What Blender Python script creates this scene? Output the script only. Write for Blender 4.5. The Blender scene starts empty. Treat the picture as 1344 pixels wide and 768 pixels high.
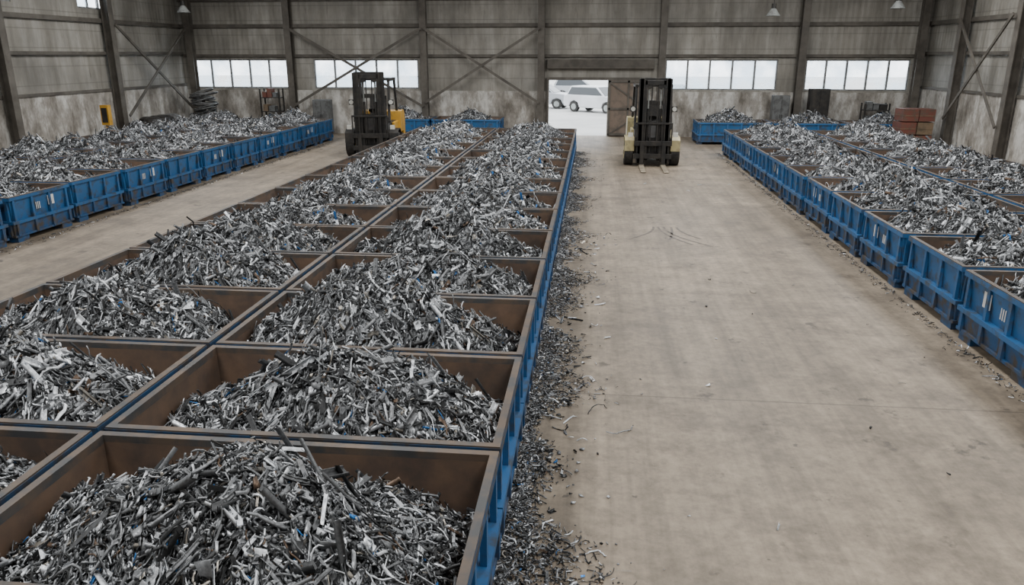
import bpy, math, random
import numpy as np
from mathutils import Vector, Matrix
random.seed(4); rng=np.random.default_rng(11)
C=bpy.context.scene.collection

# ---------------------------------------------------------------- materials
def nmat(name):
    m=bpy.data.materials.new(name); m.use_nodes=True
    nt=m.node_tree; b=nt.nodes['Principled BSDF']
    return m,nt,b
def N(nt,t,**kw):
    n=nt.nodes.new(t)
    for k,v in kw.items():
        if k in n.inputs: n.inputs[k].default_value=v
        else: setattr(n,k,v)
    return n
def ramp(nt,fac,stops):
    r=nt.nodes.new('ShaderNodeValToRGB'); e=r.color_ramp.elements
    while len(e)<len(stops): e.new(0.5)
    for i,(p,c) in enumerate(stops):
        e[i].position=p; e[i].color=(c[0],c[1],c[2],1) if not isinstance(c,(int,float)) else (c,c,c,1)
    nt.links.new(fac,r.inputs['Fac']); return r.outputs['Color']
def coords(nt,scale=(1,1,1),world=False):
    mp=nt.nodes.new('ShaderNodeMapping'); mp.inputs['Scale'].default_value=scale
    if world:
        g=nt.nodes.new('ShaderNodeNewGeometry'); nt.links.new(g.outputs['Position'],mp.inputs['Vector'])
    else:
        tc=nt.nodes.new('ShaderNodeTexCoord'); nt.links.new(tc.outputs['Object'],mp.inputs['Vector'])
    return mp.outputs['Vector']
def noise(nt,vec,scale,detail=5,rough=.6):
    n=N(nt,'ShaderNodeTexNoise',Scale=scale,Detail=detail,Roughness=rough)
    nt.links.new(vec,n.inputs['Vector']); return n.outputs['Fac']
def mix(nt,fac,a,b,mode='MIX'):
    m=nt.nodes.new('ShaderNodeMix'); m.data_type='RGBA'; m.blend_type=mode
    for s,v in ((m.inputs[0],fac),(m.inputs[6],a),(m.inputs[7],b)):
        if isinstance(v,(int,float)): s.default_value=v
        elif isinstance(v,tuple): s.default_value=(v[0],v[1],v[2],1)
        else: nt.links.new(v,s)
    return m.outputs[2]
def bump(nt,b,h,strength=.3,dist=.02):
    bp=N(nt,'ShaderNodeBump',Strength=strength,Distance=dist)
    nt.links.new(h,bp.inputs['Height']); nt.links.new(bp.outputs['Normal'],b.inputs['Normal'])
def paint(name,c1,c2,scale=6,lo=.45,hi=.62,rough=.55,metal=0.,bmp=.15,world=True):
    m,nt,b=nmat(name); v=coords(nt,world=world)
    n=noise(nt,v,scale)
    f=ramp(nt,n,[(lo,0.),(hi,1.)])
    n2=noise(nt,v,scale*.25,3)
    col=mix(nt,f,c1,c2)
    col=mix(nt,.5,col,ramp(nt,n2,[(.3,.55),(.7,1.25)]),'MULTIPLY')
    nt.links.new(col,b.inputs['Base Color'])
    b.inputs['Roughness'].default_value=rough; b.inputs['Metallic'].default_value=metal
    bump(nt,b,n,bmp,.01)
    return m

def mat_scrap():
    m,nt,b=nmat('scrap_metal')
    a=nt.nodes.new('ShaderNodeAttribute'); a.attribute_name='Col'
    v=coords(nt); n=noise(nt,v,35,3)
    col=mix(nt,.75,a.outputs['Color'],ramp(nt,n,[(.3,.38),(.65,1.2)]),'MULTIPLY')
    nt.links.new(col,b.inputs['Base Color'])
    b.inputs['Metallic'].default_value=.55
    nt.links.new(ramp(nt,n,[(.3,.62),(.7,.36)]),b.inputs['Roughness'])
    return m
M_SCRAP=mat_scrap()
M_BLUE=paint('blue_bin_paint',(.018,.108,.27),(.045,.06,.08),5,.48,.66,.5)
M_BLUE2=paint('worn_blue_paint',(.014,.078,.20),(.06,.052,.045),5,.42,.62,.6)
M_BLUED=paint('dull_blue_paint',(.014,.06,.14),(.045,.04,.038),5,.40,.60,.6)
M_RUST=paint('rusty_steel',(.135,.083,.053),(.062,.043,.033),3,.35,.65,.75)
M_RIM=paint('rim_steel',(.13,.095,.07),(.06,.062,.065),4,.4,.6,.55,.2)
M_LABEL=paint('label_paper',(.7,.7,.68),(.4,.4,.4),30,.55,.75,.6)
M_DARK=paint('dark_steel',(.022,.022,.022),(.045,.04,.035),5,.4,.65,.5,.3)
M_BLACK=paint('black_rubber',(.014,.014,.014),(.04,.035,.03),8,.4,.7,.8)
M_YEL=paint('yellow_paint',(.55,.30,.03),(.20,.13,.05),4,.55,.75,.45)
M_YELG=paint('pale_yellow_paint',(.44,.38,.2),(.15,.13,.08),4,.5,.75,.45)
M_COL=paint('column_steel',(.115,.104,.088),(.055,.048,.04),2,.35,.65,.65)
M_LAMPG=paint('lamp_shell',(.30,.32,.31),(.18,.18,.18),6)
M_FRAME=paint('window_frame_paint',(.22,.23,.23),(.12,.12,.12),6)
M_WHITE=paint('white_paint',(.6,.6,.62),(.5,.5,.5),3,.5,.8,.3)
M_SILV=paint('silver_paint',(.35,.36,.38),(.3,.3,.3),3,.5,.8,.3)
M_REDBOX=paint('red_brown_box',(.15,.05,.036),(.09,.06,.045),5)
M_WOOD=paint('pallet_wood',(.17,.12,.075),(.10,.075,.05),5)
M_GREYC=paint('grey_cabinet_paint',(.12,.125,.125),(.06,.06,.06),5)
M_GLASSD,nt_,b_=nmat('dark_glass'); b_.inputs['Base Color'].default_value=(.02,.025,.03,1); b_.inputs['Roughness'].default_value=.1
M_TAIL,nt_,b_=nmat('lens_glass'); b_.inputs['Base Color'].default_value=(.7,.7,.65,1); b_.inputs['Roughness'].default_value=.15

def mat_floor():
    m,nt,b=nmat('dusty_concrete'); v=coords(nt)
    big=noise(nt,v,.22,6,.65)
    col=ramp(nt,big,[(.3,(.175,.140,.100)),(.5,(.232,.190,.141)),(.7,(.285,.236,.178))])
    vs=coords(nt,(1.6,.10,1)); st=noise(nt,vs,1.6,6,.6)
    col=mix(nt,.8,col,ramp(nt,st,[(.3,.64),(.5,1.),(.7,1.28)]),'MULTIPLY')
    vs2=coords(nt,(5.,.12,1)); st2=noise(nt,vs2,2.2,5,.6)
    col=mix(nt,.5,col,ramp(nt,st2,[(.35,.72),(.55,1.05)]),'MULTIPLY')
    vd=coords(nt,(.5,.6,1)); dd=noise(nt,vd,1.3,9,.72)
    col=mix(nt,ramp(nt,dd,[(.50,0.),(.68,.75)]),col,(.105,.083,.062))
    vm=noise(nt,v,1.6,7,.7); col=mix(nt,.8,col,ramp(nt,vm,[(.35,.68),(.6,1.15)]),'MULTIPLY')
    fs=noise(nt,v,9,6,.7)
    col=mix(nt,.7,col,ramp(nt,fs,[(.32,.62),(.55,1.05),(.7,1.25)]),'MULTIPLY')
    sp=noise(nt,v,1.8,7,.66)
    col=mix(nt,ramp(nt,sp,[(.61,0.),(.67,.8)]),col,(.055,.045,.036))
    sp2=noise(nt,v,5.5,3,.5)
    col=mix(nt,ramp(nt,sp2,[(.70,0.),(.73,.7)]),col,(.05,.042,.035))
    sx=nt.nodes.new('ShaderNodeSeparateXYZ'); nt.links.new(v,sx.inputs[0])
    def joint(out,per,off):
        a=N(nt,'ShaderNodeMath',operation='ADD'); nt.links.new(out,a.inputs[0]); a.inputs[1].default_value=off
        p=N(nt,'ShaderNodeMath',operation='PINGPONG'); nt.links.new(a.outputs[0],p.inputs[0]); p.inputs[1].default_value=per
        return ramp(nt,p.outputs[0],[(0.0,1.),(.02,0.)])
    j=joint(sx.outputs['Y'],4.,-7.8+80)
    col=mix(nt,mix(nt,1.,j,(.7,.7,.7),'MULTIPLY'),col,(.06,.048,.04))
    nt.links.new(col,b.inputs['Base Color'])
    nt.links.new(ramp(nt,big,[(.3,.48),(.7,.68)]),b.inputs['Roughness'])
    bump(nt,b,fs,.25,.01); return m
def mat_siding():
    m,nt,b=nmat('dirty_metal_siding')
    v=coords(nt,(1,1,1)); vs=coords(nt,(1.5,1.5,.22))
    st=noise(nt,vs,1.2,7,.65); big=noise(nt,v,.5,5)
    col=ramp(nt,st,[(.3,(.155,.145,.122)),(.5,(.225,.213,.187)),(.68,(.32,.31,.28))])
    col=mix(nt,.85,col,ramp(nt,big,[(.3,.6),(.7,1.3)]),'MULTIPLY')
    gr=noise(nt,vs,3.5,8,.75)
    col=mix(nt,ramp(nt,gr,[(.55,0.),(.70,.65)]),col,(.085,.072,.058))
    sx=nt.nodes.new('ShaderNodeSeparateXYZ'); nt.links.new(v,sx.inputs[0])
    p=N(nt,'ShaderNodeMath',operation='PINGPONG'); nt.links.new(sx.outputs['Z'],p.inputs[0]); p.inputs[1].default_value=.32
    col=mix(nt,ramp(nt,p.outputs[0],[(0.,.55),(.03,0.)]),col,(.09,.08,.07))
    nt.links.new(col,b.inputs['Base Color']); b.inputs['Roughness'].default_value=.6
    ad=N(nt,'ShaderNodeMath',operation='ADD'); nt.links.new(sx.outputs['X'],ad.inputs[0]); nt.links.new(sx.outputs['Y'],ad.inputs[1])
    q=N(nt,'ShaderNodeMath',operation='PINGPONG'); nt.links.new(ad.outputs[0],q.inputs[0]); q.inputs[1].default_value=.12
    bump(nt,b,q.outputs[0],.35,.2); return m
def mat_dado():
    m,nt,b=nmat('stained_concrete'); v=coords(nt)
    vs=coords(nt,(1.2,1.2,.5)); st=noise(nt,vs,1.1,8,.72)
    col=ramp(nt,st,[(.36,(.14,.125,.105)),(.5,(.31,.29,.26)),(.60,(.54,.53,.50))])
    f=noise(nt,v,4,5); col=mix(nt,.5,col,ramp(nt,f,[(.3,.6),(.7,1.2)]),'MULTIPLY')
    nt.links.new(col,b.inputs['Base Color']); b.inputs['Roughness'].default_value=.85; bump(nt,b,f,.2,.01); return m
M_FLOOR=mat_floor(); M_SID=mat_siding(); M_DADO=mat_dado()
M_ROOF=paint('roof_sheet',(.16,.15,.135),(.10,.09,.08),1.5)
M_TIRE=paint('tyre_rubber_mark',(.075,.06,.048),(.14,.11,.085),8)
M_OUT=paint('outdoor_concrete',(.45,.44,.42),(.35,.345,.33),.5)
M_GLASS,nt,b=nmat('dusty_window_glass')
for n in list(nt.nodes):
    if n.type=='BSDF_PRINCIPLED': nt.nodes.remove(n)
tr=N(nt,'ShaderNodeBsdfTransparent'); df=N(nt,'ShaderNodeBsdfTranslucent'); df.inputs[0].default_value=(.72,.82,.9,1)
ms=nt.nodes.new('ShaderNodeMixShader'); v=coords(nt,(1,1,1)); nn=noise(nt,v,.9,3)
nt.links.new(ramp(nt,nn,[(.35,.05),(.65,.65)]),ms.inputs[0]); nt.links.new(tr.outputs[0],ms.inputs[1]); nt.links.new(df.outputs[0],ms.inputs[2])
nt.links.new(ms.outputs[0],[n for n in nt.nodes if n.type=='OUTPUT_MATERIAL'][0].inputs['Surface'])

# ---------------------------------------------------------------- mesh builder
class MB:
    def __init__(s): s.v=[]; s.f=[]; s.m=[]
    def add(s,vs,fs,m):
        o=len(s.v); s.v+= [tuple(p) for p in vs]; s.f+=[tuple(i+o for i in f) for f in fs]; s.m+=[m]*len(fs)
    def box(s,x0,x1,y0,y1,z0,z1,m=0,T=None):
        vs=[Vector((x,y,z)) for z in (z0,z1) for y in (y0,y1) for x in (x0,x1)]
        if T is not None: vs=[T@p for p in vs]
        s.add(vs,[(0,2,3,1),(4,5,7,6),(0,1,5,4),(2,6,7,3),(0,4,6,2),(1,3,7,5)],m)
    def bar(s,a,b,w,h,m=0,up=(0,0,1)):
        a=Vector(a); b=Vector(b); d=b-a; L=d.length; d.normalize()
        u=Vector(up); 
        if abs(u.dot(d))>.98: u=Vector((0,1,0))
        x=d.cross(u).normalized(); z=x.cross(d)
        T=Matrix((( x.x,d.x,z.x,a.x),(x.y,d.y,z.y,a.y),(x.z,d.z,z.z,a.z),(0,0,0,1)))
        s.box(-w/2,w/2,0,L,-h/2,h/2,m,T)
    def cyl(s,a,b,r,m=0,k=16,r2=None,caps=True):
        a=Vector(a); b=Vector(b); d=(b-a).normalized(); r2=r if r2 is None else r2
        u=Vector((0,0,1)) if abs(d.z)<.9 else Vector((1,0,0))
        x=d.cross(u).normalized(); y=d.cross(x)
        vs=[]
        for p,rr in ((a,r),(b,r2)):
            for i in range(k):
                t=2*math.pi*i/k; vs.append(p+x*math.cos(t)*rr+y*math.sin(t)*rr)
        fs=[(i,(i+1)%k,k+(i+1)%k,k+i) for i in range(k)]
        if caps: fs+=[tuple(range(k))[::-1],tuple(range(k,2*k))]
        s.add(vs,fs,m)
    def prism(s,prof,x0,x1,m=0,prof2=None):
        k=len(prof); p2=prof2 or prof
        vs=[(x0,p[0],p[1]) for p in prof]+[(x1,p[0],p[1]) for p in p2]
        s.add(vs,[(i,(i+1)%k,k+(i+1)%k,k+i) for i in range(k)]+[tuple(range(k))[::-1],tuple(range(k,2*k))],m)
    def mesh(s,name,mats):
        me=bpy.data.meshes.new(name); me.from_pydata(s.v,[],s.f)
        for m in mats: me.materials.append(m)
        me.polygons.foreach_set('material_index',s.m); me.update(); 
        import bmesh
        bm=bmesh.new(); bm.from_mesh(me); bmesh.ops.recalc_face_normals(bm,faces=bm.faces); bm.to_mesh(me); bm.free()
        return me
    def obj(s,name,mats,loc=(0,0,0),parent=None,bevel=0):
        o=bpy.data.objects.new(name,s.mesh(name,mats)); C.objects.link(o); o.location=loc
        if parent: o.parent=parent
        if bevel:
            b=o.modifiers.new('bevel','BEVEL'); b.width=bevel; b.segments=2; b.limit_method='ANGLE'
        return o

# ---------------------------------------------------------------- scrap pieces
def sweep(Np,n,cs,L,W,T,b1,b2,tw,wav=0.):
    cs=np.array(cs); k=len(cs)
    s=np.linspace(-.5,.5,n+1)[None,:]
    a=b1[:,None]*s; b=b2[:,None]*s+wav*rng.normal(size=(Np,n+1)); a=a+wav*rng.normal(size=(Np,n+1))
    t=np.stack([np.cos(a)*np.cos(b),np.sin(a)*np.cos(b),np.sin(b)],-1)
    step=t*(L/n)[:,None,None]
    pos=np.cumsum(step,1); pos-=pos.mean(1,keepdims=True)
    side=np.stack([-np.sin(a),np.cos(a),np.zeros_like(a)],-1); up=np.cross(t,side)
    ta=tw[:,None]*s
    wv=1+.18*rng.normal(size=(Np,n+1,1))*(wav>0)
    cx=cs[None,None,:,0]*W[:,None,None]*wv; cy=cs[None,None,:,1]*T[:,None,None]
    rx=cx*np.cos(ta)[...,None]-cy*np.sin(ta)[...,None]; ry=cx*np.sin(ta)[...,None]+cy*np.cos(ta)[...,None]
    V=pos[:,:,None,:]+side[:,:,None,:]*rx[...,None]+up[:,:,None,:]*ry[...,None]
    F=[]
    for i in range(n):
        for j in range(k):
            j2=(j+1)%k; F.append((i*k+j,i*k+j2,(i+1)*k+j2,(i+1)*k+j))
    if k==4: F+= [(3,2,1,0),(n*k,n*k+1,n*k+2,n*k+3)]
    return V.reshape(Np,(n+1)*k,3),np.array(F)
BOX=[(-.5,-.5),(.5,-.5),(.5,.5),(-.5,.5)]
LC=[(-.5,-.5),(.5,-.5),(.5,-.42),(-.4,-.42),(-.4,.5),(-.5,.5)]
UC=[(-.5,.5),(-.5,-.5),(.5,-.5),(.5,.5),(.40,.5),(.40,-.36),(-.40,-.36),(-.40,.5)]
HEX=[(.5*math.cos(i*math.pi/3),.5*math.sin(i*math.pi/3)) for i in range(6)]
def colors(Np,dark=.36,bright=.17):
    u=rng.random(Np); g=rng.uniform(.11,.38,Np)
    g=np.where(u<dark,rng.uniform(.015,.085,Np),g); g=np.where(u>1-bright,rng.uniform(.6,.97,Np),g)
    c=np.stack([g*.96,g*1.0,g*1.05,np.ones(Np)],-1)
    w=rng.random(Np)
    c[w<.005]=(.03,.17,.45,1); c[(w>.008)&(w<.028)]=(.12,.08,.055,1); c[(w>.03)&(w<.06)]*=(1.1,.98,.82,1)
    return c
def place(V,P,slope,tilt):
    Np=len(V); yaw=rng.uniform(0,2*np.pi,Np); rx=rng.normal(0,tilt*1.3,Np); ry=rng.normal(0,tilt,Np)
    cz,sz=np.cos(yaw),np.sin(yaw); cx,sx=np.cos(rx),np.sin(rx); cy,sy=np.cos(ry),np.sin(ry)
    z=np.zeros(Np); o=np.ones(Np)
    Rz=np.stack([cz,-sz,z,sz,cz,z,z,z,o],-1).reshape(-1,3,3)
    Rx=np.stack([o,z,z,z,cx,-sx,z,sx,cx],-1).reshape(-1,3,3)
    Ry=np.stack([cy,z,sy,z,o,z,-sy,z,cy],-1).reshape(-1,3,3)
    R=Rz@Ry@Rx
    V=np.einsum('nij,nvj->nvi',R,V)
    V[...,2]+= V[...,0]*slope[:,0,None]+V[...,1]*slope[:,1,None]
    return V+P[:,None,:]
def finish(name,parts,extra=None):
    vs=[];fs=[];cs=[];o=0
    for V,F,c in parts:
        Np,nv,_=V.shape
        vs.append(V.reshape(-1,3)); fs.append((F[None]+(np.arange(Np)*nv)[:,None,None]+o).reshape(-1,4)); cs.append(np.repeat(c,nv,0)); o+=Np*nv
    if extra:
        V,F,c=extra; vs.append(V); fs.append(F+o); cs.append(c); o+=len(V)
    V=np.concatenate(vs).astype(np.float32); F=np.concatenate(fs).astype(np.int32); cc=np.concatenate(cs).astype(np.float32)
    me=bpy.data.meshes.new(name)
    me.vertices.add(len(V)); me.vertices.foreach_set('co',V.ravel())
    me.loops.add(F.size); me.loops.foreach_set('vertex_index',F.ravel())
    me.polygons.add(len(F)); me.polygons.foreach_set('loop_start',np.arange(len(F),dtype=np.int32)*4)
    me.update(calc_edges=True)
    at=me.color_attributes.new('Col','FLOAT_COLOR','POINT'); at.data.foreach_set('color',cc.ravel())
    me.materials.append(M_SCRAP); return me
def kinds(scale,cnt,big=1.):
    out=[]
    U=rng.uniform
    def LN(lo,hi,n): return lo+(hi-lo)*rng.random(n)**1.8
    n=int(cnt*.20); out.append(sweep(n,4,BOX,LN(.05,.30,n)*scale,LN(.008,.042,n)*scale,U(.002,.008,n),U(-1.4,1.4,n),U(-2.2,2.2,n),U(-2.5,2.5,n),.12))
    n=int(cnt*.13); out.append(sweep(n,1,LC,LN(.06,.36,n)*scale,U(.015,.042,n)*scale,U(.012,.04,n)*scale,U(-.2,.2,n),U(-.3,.3,n),U(-.3,.3,n)))
    n=int(cnt*.08); out.append(sweep(n,2,UC,LN(.06,.32,n)*scale,U(.015,.042,n)*scale,U(.012,.032,n)*scale,U(-.4,.4,n),U(-.4,.4,n),U(-.5,.5,n)))
    n=int(cnt*.13); out.append(sweep(n,5,HEX,LN(.06,.36,n)*scale,U(.007,.022,n)*scale,U(.005,.018,n)*scale,U(-2.2,2.2,n),U(-1.2,1.2,n),U(-.2,.2,n),.12))
    n=int(cnt*.40); V,F=sweep(n,1,BOX,LN(.015,.09,n)*scale,LN(.012,.06,n)*scale,LN(.004,.035,n)*scale,U(-.3,.3,n),U(-.3,.3,n),U(-.9,.9,n)); V=V*(1+rng.normal(0,.24,V.shape)); out.append((V,F))
    n=int(cnt*.035); out.append(sweep(n,12,BOX,U(.2,.6,n)*scale,U(.006,.016,n),U(.004,.01,n),U(-4,4,n),U(-2.5,2.5,n),U(-3,3,n),.25))
    if big>0:
        n=int(cnt*.025*big); out.append(sweep(n,3,BOX,LN(.08,.20,n),LN(.04,.10,n),U(.003,.007,n),U(-.6,.6,n),U(-1.6,1.6,n),U(-1.2,1.2,n),.2))
        n=int(cnt*.008*big); out.append(sweep(n,8,HEX,U(.3,.6,n),U(.014,.030,n),U(.01,.022,n),U(-1.4,1.4,n),U(-.9,.9,n),U(-.2,.2,n),.12))
        n=int(cnt*.008*big); out.append(sweep(n,1,UC,U(.25,.55,n),U(.03,.055,n),U(.02,.04,n),U(-.1,.1,n),U(-.1,.1,n),U(-.1,.1,n)))
    return out
def heap_mesh(name,w,d,cnt,scale,seed,peak=.70,base=.48,big=1.):
    r=np.random.default_rng(seed)
    ox,oy=r.uniform(-.18,.18),r.uniform(-.1,.1); ph=r.uniform(0,6.28,(6,)); fr=r.uniform(1.5,6,(6,2))
    hw,hd=w/2-.09,d/2-.09
    def hf(x,y):
        rr=np.sqrt(((x-ox)/(hw*1.12))**2+((y-oy)/(hd*1.3))**2)
        z=base+peak*np.clip(1-rr**1.3,-.15,1)
        for i in range(6): z=z+.022*np.sin(fr[i,0]*x*1.3+fr[i,1]*y*1.3+ph[i])
        return z
    parts=[]
    for V,F in kinds(scale,cnt,big):
        Np=len(V); x=rng.uniform(-hw,hw,Np); y=rng.uniform(-hd,hd,Np)
        e=.01; z=hf(x,y); sl=np.stack([(hf(x+e,y)-z)/e,(hf(x,y+e)-z)/e],-1)
        P=np.stack([x,y,z+rng.normal(.0,.030,Np)],-1)
        V=place(V,P,sl,.40)
        V[...,0]=np.clip(V[...,0],-hw,hw); V[...,1]=np.clip(V[...,1],-hd,hd)
        parts.append((V,F,colors(Np)))
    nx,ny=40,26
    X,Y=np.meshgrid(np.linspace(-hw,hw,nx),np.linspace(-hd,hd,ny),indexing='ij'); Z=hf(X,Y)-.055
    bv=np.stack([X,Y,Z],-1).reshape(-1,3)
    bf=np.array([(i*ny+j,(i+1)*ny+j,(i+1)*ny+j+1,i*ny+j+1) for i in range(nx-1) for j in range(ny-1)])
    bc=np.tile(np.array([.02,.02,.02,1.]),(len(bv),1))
    return finish(name,parts,(bv,bf,bc))

# ---------------------------------------------------------------- bins
def bin_mesh(name,w,d,label=False,gap=.02,face=None,lgap=0.):
    b=MB(); h=.92; uw,ud=w/2-.02,d/2-gap
    def ring(x,y,z): return [(-x,-y,z),(x,-y,z),(x,y,z),(-x,y,z)]
    def shell(x0,y0,z0,x1,y1,z1,m):
        b.add(ring(x0,y0,z0)+ring(x1,y1,z1),[(i,(i+1)%4,4+(i+1)%4,4+i) for i in range(4)],m)
    shell(uw-.075,ud-.085,.43,uw-.03,ud-.03,.86,0)
    shell(uw-.095,ud-.105,.445,uw-.055,ud-.055,h-.01,1)
    b.add(ring(uw-.095,ud-.105,.445),[(0,1,2,3)],1)
    rw=.06
    for sx in (-1,1):
        b.box(min(sx*uw,sx*(uw-rw)),max(sx*uw,sx*(uw-rw)),-ud,ud,.85,h,2)
    for sy in (-1,1):
        b.box(-uw+rw,uw-rw,min(sy*ud,sy*(ud-rw)),max(sy*ud,sy*(ud-rw)),.85,h,2)
    for sx in (-1,1):
        b.box(min(sx*uw,sx*(uw+.006)),max(sx*uw,sx*(uw+.006)),-ud,ud,.845,h-.012,5)
    for sy in (-1,1):
        b.box(-uw,uw,min(sy*ud,sy*(ud+.006)),max(sy*ud,sy*(ud+.006)),.845,h-.012,5)
    lw,ld=w/2,d/2-lgap
    shell(lw-.06,ld-.06,.12,lw-.03,ld-.03,.40,3); b.add(ring(lw-.06,ld-.06,.12),[(3,2,1,0)],3)
    b.box(-lw,lw,-ld,ld,.375,.435,0)
    b.box(-lw+.02,lw-.02,-ld+.02,ld-.02,.11,.15,3)
    n=4
    for sx in (-1,1):
        for i in range(n):
            y=-ud+.12+(2*ud-.24)*i/(n-1)
            b.box(min(sx*(uw-.004),sx*(uw-.05)),max(sx*(uw-.004),sx*(uw-.05)),y-.03,y+.03,.43,.86,0)
            b.box(min(sx*(lw-.004),sx*(lw-.05)),max(sx*(lw-.004),sx*(lw-.05)),y-.035,y+.035,.13,.39,3)
    n=6
    for sy in (-1,1):
        for i in range(n):
            x=-uw+.10+(2*uw-.2)*i/(n-1)
            b.box(x-.03,x+.03,min(sy*(ud-.004),sy*(ud-.05)),max(sy*(ud-.004),sy*(ud-.05)),.43,.86,0)
            b.box(x-.035,x+.035,min(sy*(ld-.004),sy*(ld-.05)),max(sy*(ld-.004),sy*(ld-.05)),.13,.39,3)
    for x in (-lw+.14,0,lw-.14):
        for y in (-ld+.25,ld-.25):
            b.box(x-.1,x+.1,y-.16,y+.16,0,.115,3)
    if label:
        for sx in (-1,1):
            x=sx*(uw-.035); b.box(min(x,x+sx*.008),max(x,x+sx*.008),.22,.40,.58,.78,4)
            for i in range(3): b.box(min(x,x+sx*.006),max(x,x+sx*.006),-.15+i*.05,-.132+i*.05,.56,.70,4)
        for sy in (-1,1):
            y=sy*(ud-.035); b.box(.68,.88,min(y,y+sy*.008),max(y,y+sy*.008),.58,.76,4)
    return b.mesh(name,[M_BLUE,M_RUST,M_RIM,M_BLUE2,M_LABEL,face or M_BLUE])
PX,PYc,PYs=3.07,1.775,1.97
binC=[bin_mesh('centre_bin_mesh',3.04,1.755,face=M_BLUED)]
binS=[bin_mesh('side_bin_mesh_a',3.03,1.93,False,.06,None,.05),bin_mesh('side_bin_mesh_b',3.03,1.93,True,.06,None,.05)]
heapF=[heap_mesh('heap_fine',2.98,1.70,26000,.60,103,.72,.55,.35)]
heapM=[heap_mesh('heap_mid_%d'%i,2.98,1.70,16000,.80,200+i,.72,.55,.8) for i in range(3)]
heapC=[heap_mesh('heap_c_%d'%i,2.98,1.70,10500,.97,300+i,.66,.55) for i in range(3)]
heapS=[heap_mesh('heap_s_%d'%i,2.94,1.78,9500,1.0,400+i,.58,.60) for i in range(4)]
def put(me,name,loc,rot=0,sc=(1,1,1)):
    o=bpy.data.objects.new(name,me); C.objects.link(o); o.location=loc; o.rotation_euler=(0,0,rot); o.scale=sc; return o
def bin_at(x,y,bm,hm,rot=0):
    put(bm,'scrap_bin',(x,y,0),rot)
    put(hm,'scrap_metal_heap',(x,y,0),rot+random.choice((0,math.pi)),(1,1,random.uniform(.94,1.07)))
XR=-.55
for k in range(-1,14):
    y=4.81+PYc*(k+.5)
    for c in range(2):
        x=XR-PX*(c+.5)
        if k==-1: hm=heapF[0]
        elif k<3: hm=heapM[(k+c)%3]
        else: hm=random.choice(heapC)
        bin_at(x,y,binC[0],hm)
for k in range(12):
    y=6.3+PYs*(k+.5)
    for c in range(2):
        bin_at(4.86+PX*(c+.5)+(random.uniform(0,.06) if c==0 else .07),y,binS[k%2],random.choice(heapS))
for k in range(13):
    y=7.72+PYs*(k+.5)
    for c in range(2):
        bin_at(-11.3-PX*(c+.5)-(random.uniform(0,.06) if c==0 else .07),y,binS[k%2],random.choice(heapS))
for x in (-8.6,-5.5): bin_at(x,34.4,binS[0],heapS[0])
for i in range(3): bin_at(4.35+PX*(i+.5),33.9,binS[0],heapS[i])

# ---------------------------------------------------------------- debris on floor
def debris(name,cnt,fx,scale,dark,bright):
    parts=[]
    for V,F in kinds(scale,cnt,0):
        Np=len(V); x,y=fx(Np)
        P=np.stack([x,y,rng.uniform(.004,.02,Np)],-1)
        V=place(V,P,np.zeros((Np,2)),.12); V[...,2]=np.clip(V[...,2],.002,None)
        parts.append((V,F,colors(Np,dark,bright)))
    me=finish(name,parts); return put(me,name,(0,0,0))
def edge(Np):
    y=3.0+27*rng.random(Np)**1.5
    wob=.30+.14*np.sin(y*1.7)+.12*np.sin(y*4.1+1)
    return -.62+np.abs(rng.normal(0,1,Np))*wob*.66,y
debris('floor_scrap_debris',30000,edge,.32,.45,.10)
def edgeb(Np):
    y=3.0+12*rng.random(Np)
    return -.62+np.abs(rng.normal(0,.42,Np)),y
debris('floor_scrap_debris',420,edgeb,.75,.4,.3)
def sparse(Np): return rng.uniform(-.3,4.4,Np)**1,rng.uniform(3,30,Np)
debris('floor_scrap_debris',36,sparse,.55,.4,.5)
def edge2(Np):
    return 4.85-np.abs(rng.normal(0,.08,Np)),rng.uniform(6,30,Np)
debris('floor_scrap_debris',1800,edge2,.28,.6,.1)
def edge3(Np):
    s=rng.random(Np)<.6
    return np.where(s,-11.2+np.abs(rng.normal(0,.12,Np)),-6.75-np.abs(rng.normal(0,.12,Np))),rng.uniform(8,32,Np)
debris('floor_scrap_debris',1800,edge3,.32,.6,.15)

# tyre marks
b=MB()
def arc(pts,w):
    vs=[];fs=[]
    for i,(x,y) in enumerate(pts):
        j=min(i+1,len(pts)-1); k=max(i-1,0); dx=pts[j][0]-pts[k][0]; dy=pts[j][1]-pts[k][1]; l=math.hypot(dx,dy)
        nx,ny=-dy/l*w/2,dx/l*w/2; vs+=[(x+nx,y+ny,.003),(x-nx,y-ny,.003)]
    for i in range(len(pts)-1): fs.append((2*i,2*i+1,2*i+3,2*i+2))
    b.add(vs,fs,0)
for x0,cx,l in ((1.5,.35,1.6),(1.62,.5,1.7),(1.78,-.1,1.3),(1.9,.25,1.1),(1.4,-.35,1.2)):
    arc([(x0+cx*(t/10)**2*1.6,16.6-l*t/10) for t in range(11)],.05)
b.obj('tire_mark',[M_TIRE])

# ---------------------------------------------------------------- building shell
YB,XL,XRW,ZT,Y0=36.2,-19.5,14.3,8.0,-8.0
def wall_grid(b,axis,pos,th,a0,a1,z0,z1,holes,m):
    As=sorted({a0,a1}|{h[0] for h in holes}|{h[1] for h in holes}); Zs=sorted({z0,z1}|{h[2] for h in holes if z0<h[2]<z1}|{h[3] for h in holes if z0<h[3]<z1})
    As=[a for a in As if a0<=a<=a1]
    for i in range(len(As)-1):
        for j in range(len(Zs)-1):
            ca,cz=(As[i]+As[i+1])/2,(Zs[j]+Zs[j+1])/2
            if any(h[0]<ca<h[1] and h[2]<cz<h[3] for h in holes): continue
            p0,p1=min(pos,pos+th),max(pos,pos+th)
            if axis=='x': b.box(As[i],As[i+1],p0,p1,Zs[j],Zs[j+1],m)
            else: b.box(p0,p1,As[i],As[i+1],Zs[j],Zs[j+1],m)
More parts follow.
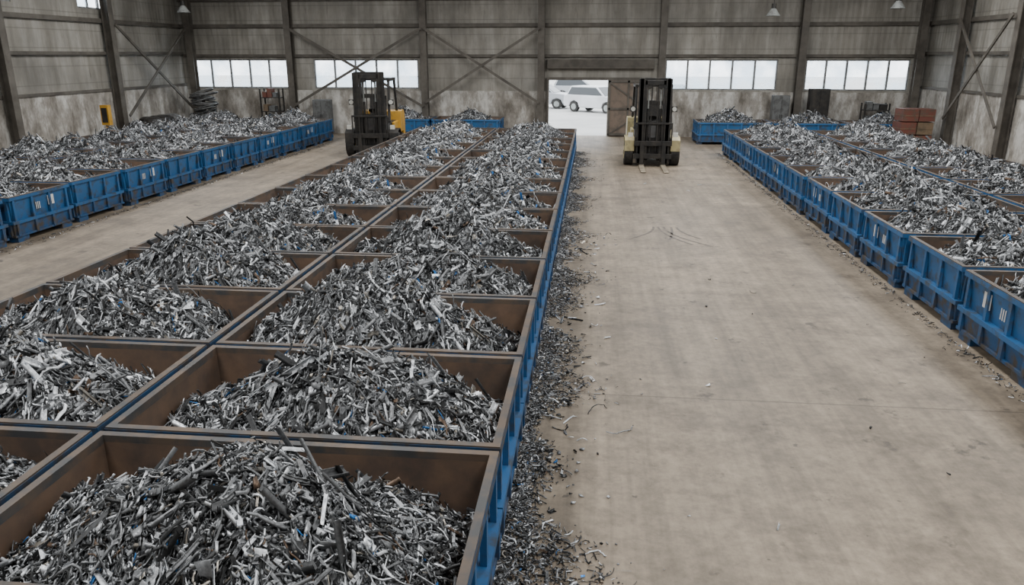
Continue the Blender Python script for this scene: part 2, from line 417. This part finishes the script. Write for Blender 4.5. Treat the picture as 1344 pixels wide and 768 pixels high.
WZ0,WZ1=2.08,3.40
WIN=[(-19.1,-14.35),(-13.1,-8.1),(3.2,8.1),(9.3,13.7)]
DOOR=(-2.03,.66,-1,2.5)
holesB=[(a,c,WZ0,WZ1) for a,c in WIN]+[DOOR]
b=MB(); wall_grid(b,'x',YB,.2,XL-.2,XRW+.2,2.0,ZT,holesB,0)
wall_grid(b,'x',YB-.08,.28,XL,XRW,0,2.0,[DOOR],1)
b.obj('wall_back',[M_SID,M_DADO])
LW=[(28.9,30.9,5.3,6.5),(23.2,25.4,5.3,6.5),(16,19,5.3,6.5)]
b=MB(); wall_grid(b,'y',XL,-.2,Y0,YB+.2,2.2,ZT,LW,0); wall_grid(b,'y',XL+.08,-.28,Y0,YB-.08,0,2.2,[],1)
b.obj('wall_left',[M_SID,M_DADO])
b=MB(); wall_grid(b,'y',XRW,.2,Y0,YB+.2,2.2,ZT,[],0); wall_grid(b,'y',XRW-.08,.28,Y0,YB-.08,0,2.2,[],1)
b.obj('wall_right',[M_SID,M_DADO])
b=MB(); b.box(XL-.2,XRW+.2,Y0-.2,Y0,0,ZT,0); b.obj('wall_front',[M_SID])
b=MB(); b.box(XL-.2,XRW+.2,Y0-.2,YB+.2,-.3,0,0); b.obj('floor',[M_FLOOR])
b=MB(); b.box(XL-.2,XRW+.2,Y0-.2,YB+.2,ZT,ZT+.15,0); b.obj('ceiling',[M_ROOF])
b=MB(); b.box(-80,80,YB+.2,140,-.35,-.02,0); b.obj('ground',[M_OUT])
def window(name,axis,pos,a0,a1,z0,z1,n):
    b=MB(); f=.06
    def bx(a,c,z,zz,m,d0=-.04,d1=.04):
        if axis=='x': b.box(a,c,pos+.08+d0,pos+.08+d1,z,zz,m)
        else: b.box(pos-.08+d0,pos-.08+d1,a,c,z,zz,m)
    bx(a0,a1,z0,z0+f,0); bx(a0,a1,z1-f,z1,0); 
    for i in range(n+1):
        a=a0+(a1-a0)*i/n; w=f if i in (0,n) else .04
        bx(max(a0,a-w),min(a1,a+w),z0+f,z1-f,0)
    bx(a0+f,a1-f,z0+f,z1-f,1,-.004,.004)
    b.obj(name,[M_FRAME,M_GLASS])
for i,(a,c) in enumerate(WIN): window('window_%d'%(i+1),'x',YB,a,c,WZ0,WZ1,5)
for i,h in enumerate(LW): window('window_%d'%(i+5),'y',XL,h[0],h[1],h[2],h[3],3)
b=MB()
b.box(-2.12,-2.03,YB-.16,YB-.09,0,2.5,0); b.box(-2.12,2.6,YB-.2,YB-.09,2.5,2.62,0)
b.box(.70,2.5,YB-.24,YB-.17,.03,2.5,1)
for z in (.06,1.2,2.4): b.box(.70,2.5,YB-.28,YB-.24,z,z+.09,0)
for x in (.70,1.55,2.42): b.box(x,x+.08,YB-.28,YB-.24,.03,2.5,0)
b.bar((.75,YB-.26,.1),(2.45,YB-.26,1.2),.05,.06,0); b.bar((.75,YB-.26,2.4),(2.45,YB-.26,1.25),.05,.06,0)
b.obj('door_1',[M_COL,paint('door_sheet',(.17,.13,.10),(.10,.08,.064),2)])
b=MB(); b.box(-2.1,2.7,YB-.22,YB-.01,3.0,3.42,0)
for i in range(6): b.box(-2.1,2.7,YB-.24,YB-.22,3.03+i*.065,3.06+i*.065,0)
b.obj('trim_1',[M_COL])
def ibeam(name,x,y,ax,z1=ZT,w=.30,d=.32):
    b=MB(); t=.03
    if ax=='x':
        b.box(-w/2,w/2,-d/2,-d/2+t,0,z1,0); b.box(-w/2,w/2,d/2-t,d/2,0,z1,0); b.box(-t/2,t/2,-d/2+t,d/2-t,0,z1,0)
    else:
        b.box(-d/2,-d/2+t,-w/2,w/2,0,z1,0); b.box(d/2-t,d/2,-w/2,w/2,0,z1,0); b.box(-d/2+t,d/2-t,-t/2,t/2,0,z1,0)
    b.box(-.2,.2,-.18,.18,0,.04,0)
    b.obj(name,[M_COL],(x,y,0))
for x in (-18.9,-14.1,-7.75,-2.38,3.0,9.0,13.9): ibeam('steel_column',x,YB-.3,'x')
for y in (30.2,24.2,18.2,12.2,6.2): ibeam('steel_column',XL+.3,y,'y')
for y in (32.4,28.2,22.2,16.2,10.2,4.2): ibeam('steel_column',XRW-.3,y,'y')
b=MB()
for z,h in ((3.50,.12),(4.80,.16),(5.95,.12),(7.2,.12)):
    b.box(XL+.1,XRW-.1,YB-.12,YB,z,z+h,0)
b.obj('trim_2',[M_COL])
for nm,xa,xb in (('trim_3',XL,XL+.12),('trim_4',XRW-.12,XRW)):
    b=MB()
    for z,h in ((2.2,.1),(3.6,.12),(4.80,.16),(5.95,.12) if nm=='trim_4' else (6.6,.12)):
        b.box(xa,xb,Y0,YB-.13,z,z+h,0)
    b.obj(nm,[M_COL])
def brace(pts,nm='cross_brace'):
    b=MB()
    for a,c in pts: b.bar(a,c,.05,.11,0,up=(0,0,1))
    b.obj(nm,[M_COL])
yb=YB-.52
brace([((-14,yb,4.75),(-7.8,yb,1.3)),((-7.8,yb-.06,4.75),(-14,yb-.06,1.3))])
brace([((-7.7,yb,4.75),(-2.45,yb,1.5)),((-2.45,yb-.06,4.75),(-7.7,yb-.06,1.5))])
xl=XL+.52
brace([((xl,30.3,4.75),(xl,35.6,1.2)),((xl+.06,35.6,4.75),(xl+.06,30.3,1.2))])
xr=XRW-.52
brace([((xr,32.3,4.9),(xr,28.3,1.2)),((xr-.06,28.3,4.9),(xr-.06,32.3,1.2))])
b=MB()
for y in (6,12,18,24,30,35.6): b.box(XL,XRW,y-.12,y+.12,7.55,7.99,0)
b.obj('roof_beam',[M_COL])

def lamp(x,y,z):
    b=MB(); b.cyl((0,0,z+.35),(0,0,7.6),.015,0,6); b.cyl((0,0,z+.18),(0,0,z+.38),.09,0,12)
    b.cyl((0,0,z-.08),(0,0,z+.2),.28,1,20,.09,caps=False); b.cyl((0,0,z+.0),(0,0,z+.12),.06,1,10)
    b.obj('pendant_lamp',[M_DARK,M_LAMPG],(x,y,0))
lamp(-17.5,33,5.4); lamp(7.0,33,5.15); lamp(11.7,33,5.4); lamp(-9,18,6.9); lamp(3,18,6.9)

# ---------------------------------------------------------------- forklifts
M_FORK=paint('worn_fork_steel',(.42,.36,.27),(.2,.17,.13),6,.4,.6,.45,.3)
def forklift(x,y,rot,mp,sc=1.):
    e=bpy.data.objects.new('forklift',None); C.objects.link(e); e.location=(x,y,0); e.rotation_euler=(0,0,rot); e.scale=(sc,sc,sc)
    b=MB()
    for s in (-1,1):
        b.box(s*.44-.06,s*.44+.06,-.10,.10,.12,2.86,0); b.box(s*.44-.10,s*.44+.10,-.10,-.07,.12,2.86,0)
        b.box(s*.30-.04,s*.30+.04,-.08,.07,.15,2.80,0)
        b.cyl((s*.2,.04,.2),(s*.2,.04,1.9),.05,0); b.cyl((s*.2,.04,1.9),(s*.2,.04,2.7),.028,1)
        b.bar((s*.1,-.02,.5),(s*.1,-.02,2.7),.04,.02,0)
    for z in (.25,1.35,2.02,2.74): b.box(-.5,.5,.02,.1,z,z+.14,0)
    b.box(-.36,.36,-.08,.0,2.66,2.80,0)
    for s in (-1,1): b.cyl((s*.18,-.06,2.62),(s*.18,.0,2.62),.09,0)
    b.obj('mast',[M_DARK,M_LAMPG],parent=e,bevel=.006)
    b=MB()
    b.box(-.62,.62,-.2,-.12,.28,.44,0); b.box(-.62,.62,-.2,-.12,.70,.86,0)
    for xx in (-.60,-.36,-.12,.12,.36,.60): b.box(xx-.02,xx+.02,-.18,-.14,.84,1.42,0)
    b.box(-.62,.62,-.19,-.13,1.40,1.46,0); b.box(-.3,-.2,-.14,-.08,.3,.84,0); b.box(.2,.3,-.14,-.08,.3,.84,0)
    b.obj('carriage',[M_DARK],parent=e,bevel=.006)
    b=MB()
    for s in (-1,1):
        b.box(s*.36-.065,s*.36+.065,-.25,-.2,.03,.86,0)
        b.prism([(-.2,.02),(-1.6,.02),(-1.6,.035),(-.25,.085),(-.2,.085)],s*.36-.08,s*.36+.08,1)
    b.obj('forks',[M_DARK,M_FORK],parent=e,bevel=.005)
    b=MB()
    for s in (-1,1):
        for (yy,r,w) in ((.42,.42,.30),(2.15,.33,.24)):
            xc=s*.77 if yy<1 else s*.70
            b.cyl((xc-w/2,yy,r),(xc+w/2,yy,r),r,0,28); 
            b.cyl((xc-w/2-.012,yy,r),(xc+w/2+.012,yy,r),r*.55,1,20); b.cyl((xc-w/2-.03,yy,r),(xc+w/2+.03,yy,r),r*.2,0,12)
    b.obj('wheels',[M_BLACK,mp],parent=e,bevel=.03)
    b=MB()
    b.prism([(.12,.35),(.12,.95),(.40,1.35),(.62,1.35),(.75,.75),(1.0,.75),(1.05,1.12),(2.0,1.15),(2.0,.68),(1.8,.68),(1.75,.3),(.95,.3),(.88,.88),(.2,.88)],-.60,.60,1)
    for s in (-1,1):
        x0,x1=sorted((s*.60,s*.92)); b.prism([(0.0,.5),(.02,.86),(.2,.97),(.7,.97),(.9,.8),(.93,.5),(.9,.5),(.86,.76),(.68,.93),(.22,.93),(.06,.82),(.04,.5)],x0,x1,0 if (mp is M_YELG) else 1)
        x0,x1=sorted((s*.60,s*.74)); b.box(x0,x1,1.0,1.75,.32,.6,1)
        x0,x1=sorted((s*.58,s*.68)); b.box(x0,x1,1.0,1.9,.62,1.13,0)
    b.prism([(1.85,.72),(2.5,.72),(2.6,.35),(2.95,.45),(2.98,1.1),(2.85,1.38),(2.7,1.46),(1.9,1.46)],-.78,.78,0)
    b.box(-.5,.5,2.97,3.0,.6,1.0,1)
    b.obj('body',[mp,M_DARK],parent=e,bevel=.03)
    b=MB()
    for s in (-1,1):
        b.bar((s*.60,.30,1.2),(s*.57,.62,2.6),.08,.08,0,up=(0,1,0)); b.bar((s*.60,2.15,1.4),(s*.57,1.95,2.6),.08,.08,0,up=(0,1,0))
        b.box(s*.57-.05,s*.57+.05,.55,2.02,2.55,2.65,0)
    for i in range(8):
        yy=.58+i*.19; b.box(-.56,.56,yy,yy+.07,2.58,2.64,0)
    b.obj('overhead_guard',[M_DARK],parent=e,bevel=.008)
    b=MB()
    b.box(-.30,.30,1.12,1.62,1.15,1.28,0); b.prism([(1.58,1.2),(1.70,1.2),(1.84,2.0),(1.74,2.02)],-.30,.30,0)
    b.cyl((0,.62,1.2),(0,.78,1.55),.025,0); b.cyl((0,.77,1.54),(0,.79,1.58),.19,0,24)
    for xx in (.25,.33,.41): b.cyl((xx,.55,1.3),(xx,.6,1.55),.012,0,8)
    b.obj('seat_and_steering',[M_BLACK],parent=e,bevel=.01)
    b=MB()
    for s in (-1,1):
        b.box(s*.68-.09,s*.68+.09,.26,.34,1.78,1.96,0); b.cyl((s*.68,.26,1.87),(s*.68,.235,1.87),.075,1,16); b.bar((s*.60,.42,1.87),(s*.68,.33,1.87),.03,.03,0)
        b.box(s*.74-.08,s*.74+.08,-.03,.03,.98,1.12,1)
    b.cyl((0,1.3,2.6),(0,1.3,2.76),.06,2,12)
    b.obj('headlights',[M_DARK,M_TAIL,M_YEL],parent=e)
forklift(2.03,26.2,0,M_YELG)
forklift(-7.95,27.4,math.radians(6),M_YEL,1.05)

# ---------------------------------------------------------------- cars outside
def car(x,y,rot,pm=M_WHITE):
    e=bpy.data.objects.new('car',None); C.objects.link(e); e.location=(x,y,-.02); e.rotation_euler=(0,0,rot)
    low=[(-2.2,.35),(-2.27,.6),(-2.2,.88),(-1.9,1.0),(-1.1,1.08),(1.9,1.12),(2.2,1.05),(2.28,.6),(2.2,.35),(1.78,.33),(1.66,.62),(1.35,.74),(1.04,.62),(.92,.3),(-.92,.3),(-1.04,.62),(-1.35,.74),(-1.66,.62),(-1.78,.33)]
    b=MB(); b.prism(low,-.9,.9,0)
    def ringz(x,y0,y1,z): return [(-x,y0,z),(x,y0,z),(x,y1,z),(-x,y1,z)]
    b.add(ringz(.86,-1.15,2.05,1.05)+ringz(.66,-.35,1.8,1.66),[(4,5,6,7),(0,1,5,4),(1,2,6,5),(2,3,7,6),(3,0,4,7)],0)
    b.obj('body',[pm],parent=e,bevel=.05)
    b=MB()
    b.add(ringz(.872,-.95,1.9,1.12)+ringz(.70,-.32,1.72,1.58),[(1,2,6,5),(3,0,4,7)],0)
    b.add([(-.76,-1.13,1.10),(.76,-1.13,1.10),(.62,-.42,1.61),(-.62,-.42,1.61)],[(0,1,2,3)],0)
    b.add([(-.76,2.07,1.12),(.76,2.07,1.12),(.62,1.84,1.6),(-.62,1.84,1.6)],[(3,2,1,0)],0)
    b.box(-.5,.5,-2.29,-2.24,.55,.8,0); b.obj('windows_and_grille',[M_GLASSD],parent=e)
    b=MB()
    for s in (-1,1): b.box(s*.72-.14,s*.72+.14,-2.27,-2.15,.78,.92,0)
    b.obj('headlights',[M_TAIL],parent=e)
    b=MB()
    for yy in (-1.35,1.35):
        for s in (-1,1):
            b.cyl((s*.66,yy,.34),(s*.905,yy,.34),.34,0,24); b.cyl((s*.6,yy,.34),(s*.92,yy,.34),.2,1,16)
    b.obj('wheels',[M_BLACK,M_LAMPG],parent=e)
car(.35,52,math.radians(52)); car(-3.6,56,math.radians(75),M_SILV); car(6.3,58,math.radians(70),M_SILV); car(-1.2,68,math.radians(80),M_SILV); car(3.6,70,math.radians(80))

# ---------------------------------------------------------------- back-corner clutter
b=MB()
for i in range(22):
    r=random.uniform(.35,.62); cz=.2+.075*i; cx,cy=random.uniform(-.12,.12),random.uniform(-.1,.1); k=18; tx=random.uniform(-.35,.35)
    P=[Vector((cx+r*math.cos(t*2*math.pi/k),cy+r*math.sin(t*2*math.pi/k),cz+tx*r*math.cos(t*2*math.pi/k)+.2)) for t in range(k+1)]
    for j in range(k): b.cyl(P[j],P[j+1],.035,0,6,caps=False)
b.box(-.8,.8,-.7,.7,0,.1,1); b.cyl((0,0,.1),(0,0,1.9),.08,2,10)
b.obj('metal_coil_stack',[M_GREYC,M_WOOD,M_DARK],(-17.9,34.6,0))
def cabinet(x,y,mt,w=.8,h=1.9):
    b=MB(); b.box(-w/2,w/2,-.25,.25,.08,h,0); b.box(-w/2+.04,-.01,-.27,-.25,.14,h-.06,0); b.box(.01,w/2-.04,-.27,-.25,.14,h-.06,0)
    b.box(-.05,-.03,-.30,-.27,h*.5,h*.5+.15,1); b.box(.03,.05,-.30,-.27,h*.5,h*.5+.15,1)
    for s in (-1,1): b.box(s*(w/2-.06)-.04,s*(w/2-.06)+.04,-.2,.2,0,.08,1)
    b.obj('metal_cabinet',[mt,M_DARK],(x,y,0),bevel=.008)
cabinet(8.2,35.5,M_GREYC,.7,1.9); cabinet(9.75,35.3,M_DARK,.8,2.2); cabinet(-12.6,35.6,M_GREYC,.8,1.6)
def rack(x,y,w,h,mats):
    b=MB()
    for sx in (-1,1):
        for yy in (-.25,.25): b.box(sx*w/2-.03,sx*w/2+.03,yy-.03,yy+.03,0,h,0)
    for i,z in enumerate((.3,h*.5,h*.8)):
        b.box(-w/2,w/2,-.27,.27,z,z+.04,0); xx=-w/2+.08
        while xx<w/2-.3:
            bw=random.uniform(.18,.32); b.box(xx,xx+bw,-.2,.2,z+.04,z+.04+random.uniform(.18,.42),random.choice((1,2,3))); xx+=bw+.04
    b.obj('storage_rack',mats,(x,y,0))
rack(-14.9,35.3,.9,2.1,[M_DARK,M_WOOD,M_GREYC,M_REDBOX]); rack(12.2,35.4,1.0,1.6,[M_DARK,M_REDBOX,M_GREYC,M_DARK])
b=MB()
b.box(-.62,.62,-.5,.5,0,.12,1)
for i,(bx,z) in enumerate(((-.31,.12),(.31,.12),(-.31,.62),(.31,.62),(-.28,1.12),(.33,1.12))):
    b.box(bx-.29,bx+.29,-.45,.45,z,z+.46,0 if i%3 else 1); b.box(bx-.295,bx+.295,-.46,.46,z+.2,z+.23,1)
b.obj('crate_stack',[M_REDBOX,M_WOOD],(12.6,32.2,0))
b=MB(); b.box(-.2,.2,-.2,.2,0,.08,1); b.box(-.05,.05,-.05,.05,.08,1.2,0); b.box(-.16,.16,-.1,.1,1.0,1.75,0); b.box(-.11,.11,-.12,-.10,1.1,1.65,1)
b.obj('control_box',[M_YEL,M_DARK],(-18.7,28.4,0))
b=MB()
for i in range(16):
    yy=30.6+random.uniform(0,2.4); xx=-18.3+random.uniform(-.2,.2); z=random.choice((.0,.22,.44,.66,.88)); 
    for (za,zb,ra,rb) in ((z,z+.06,.26,.36),(z+.06,z+.18,.36,.34),(z+.18,z+.25,.34,.2)):
        b.cyl((xx,yy,za),(xx,yy,zb),ra,i%2,12,rb)
b.obj('sack_pile',[M_GREYC,M_DARK])

# ---------------------------------------------------------------- lights
w=bpy.data.worlds.new('sky'); bpy.context.scene.world=w; w.use_nodes=True
bg=w.node_tree.nodes['Background']; bg.inputs[0].default_value=(.90,.95,1,1); bg.inputs[1].default_value=5.0
def area(x,y,sx,sy,p,col=(1,.99,.97)):
    l=bpy.data.lights.new('skylight','AREA'); l.shape='RECTANGLE'; l.size=sx; l.size_y=sy; l.energy=p; l.color=col
    o=bpy.data.objects.new('skylight',l); C.objects.link(o); o.location=(x,y,7.5)
for x in (-14,-5,3,10):
    for y in (3,15,27): area(x,y,2.2,8,590 if y<20 else 720)

cam=bpy.data.cameras.new('camera'); co=bpy.data.objects.new('camera',cam); C.objects.link(co)
cam.sensor_width=36; cam.lens=26.79; cam.clip_end=500
co.location=(0,0,3.6); co.rotation_euler=(math.radians(90-17.33),0,math.radians(5.89))
bpy.context.scene.camera=co
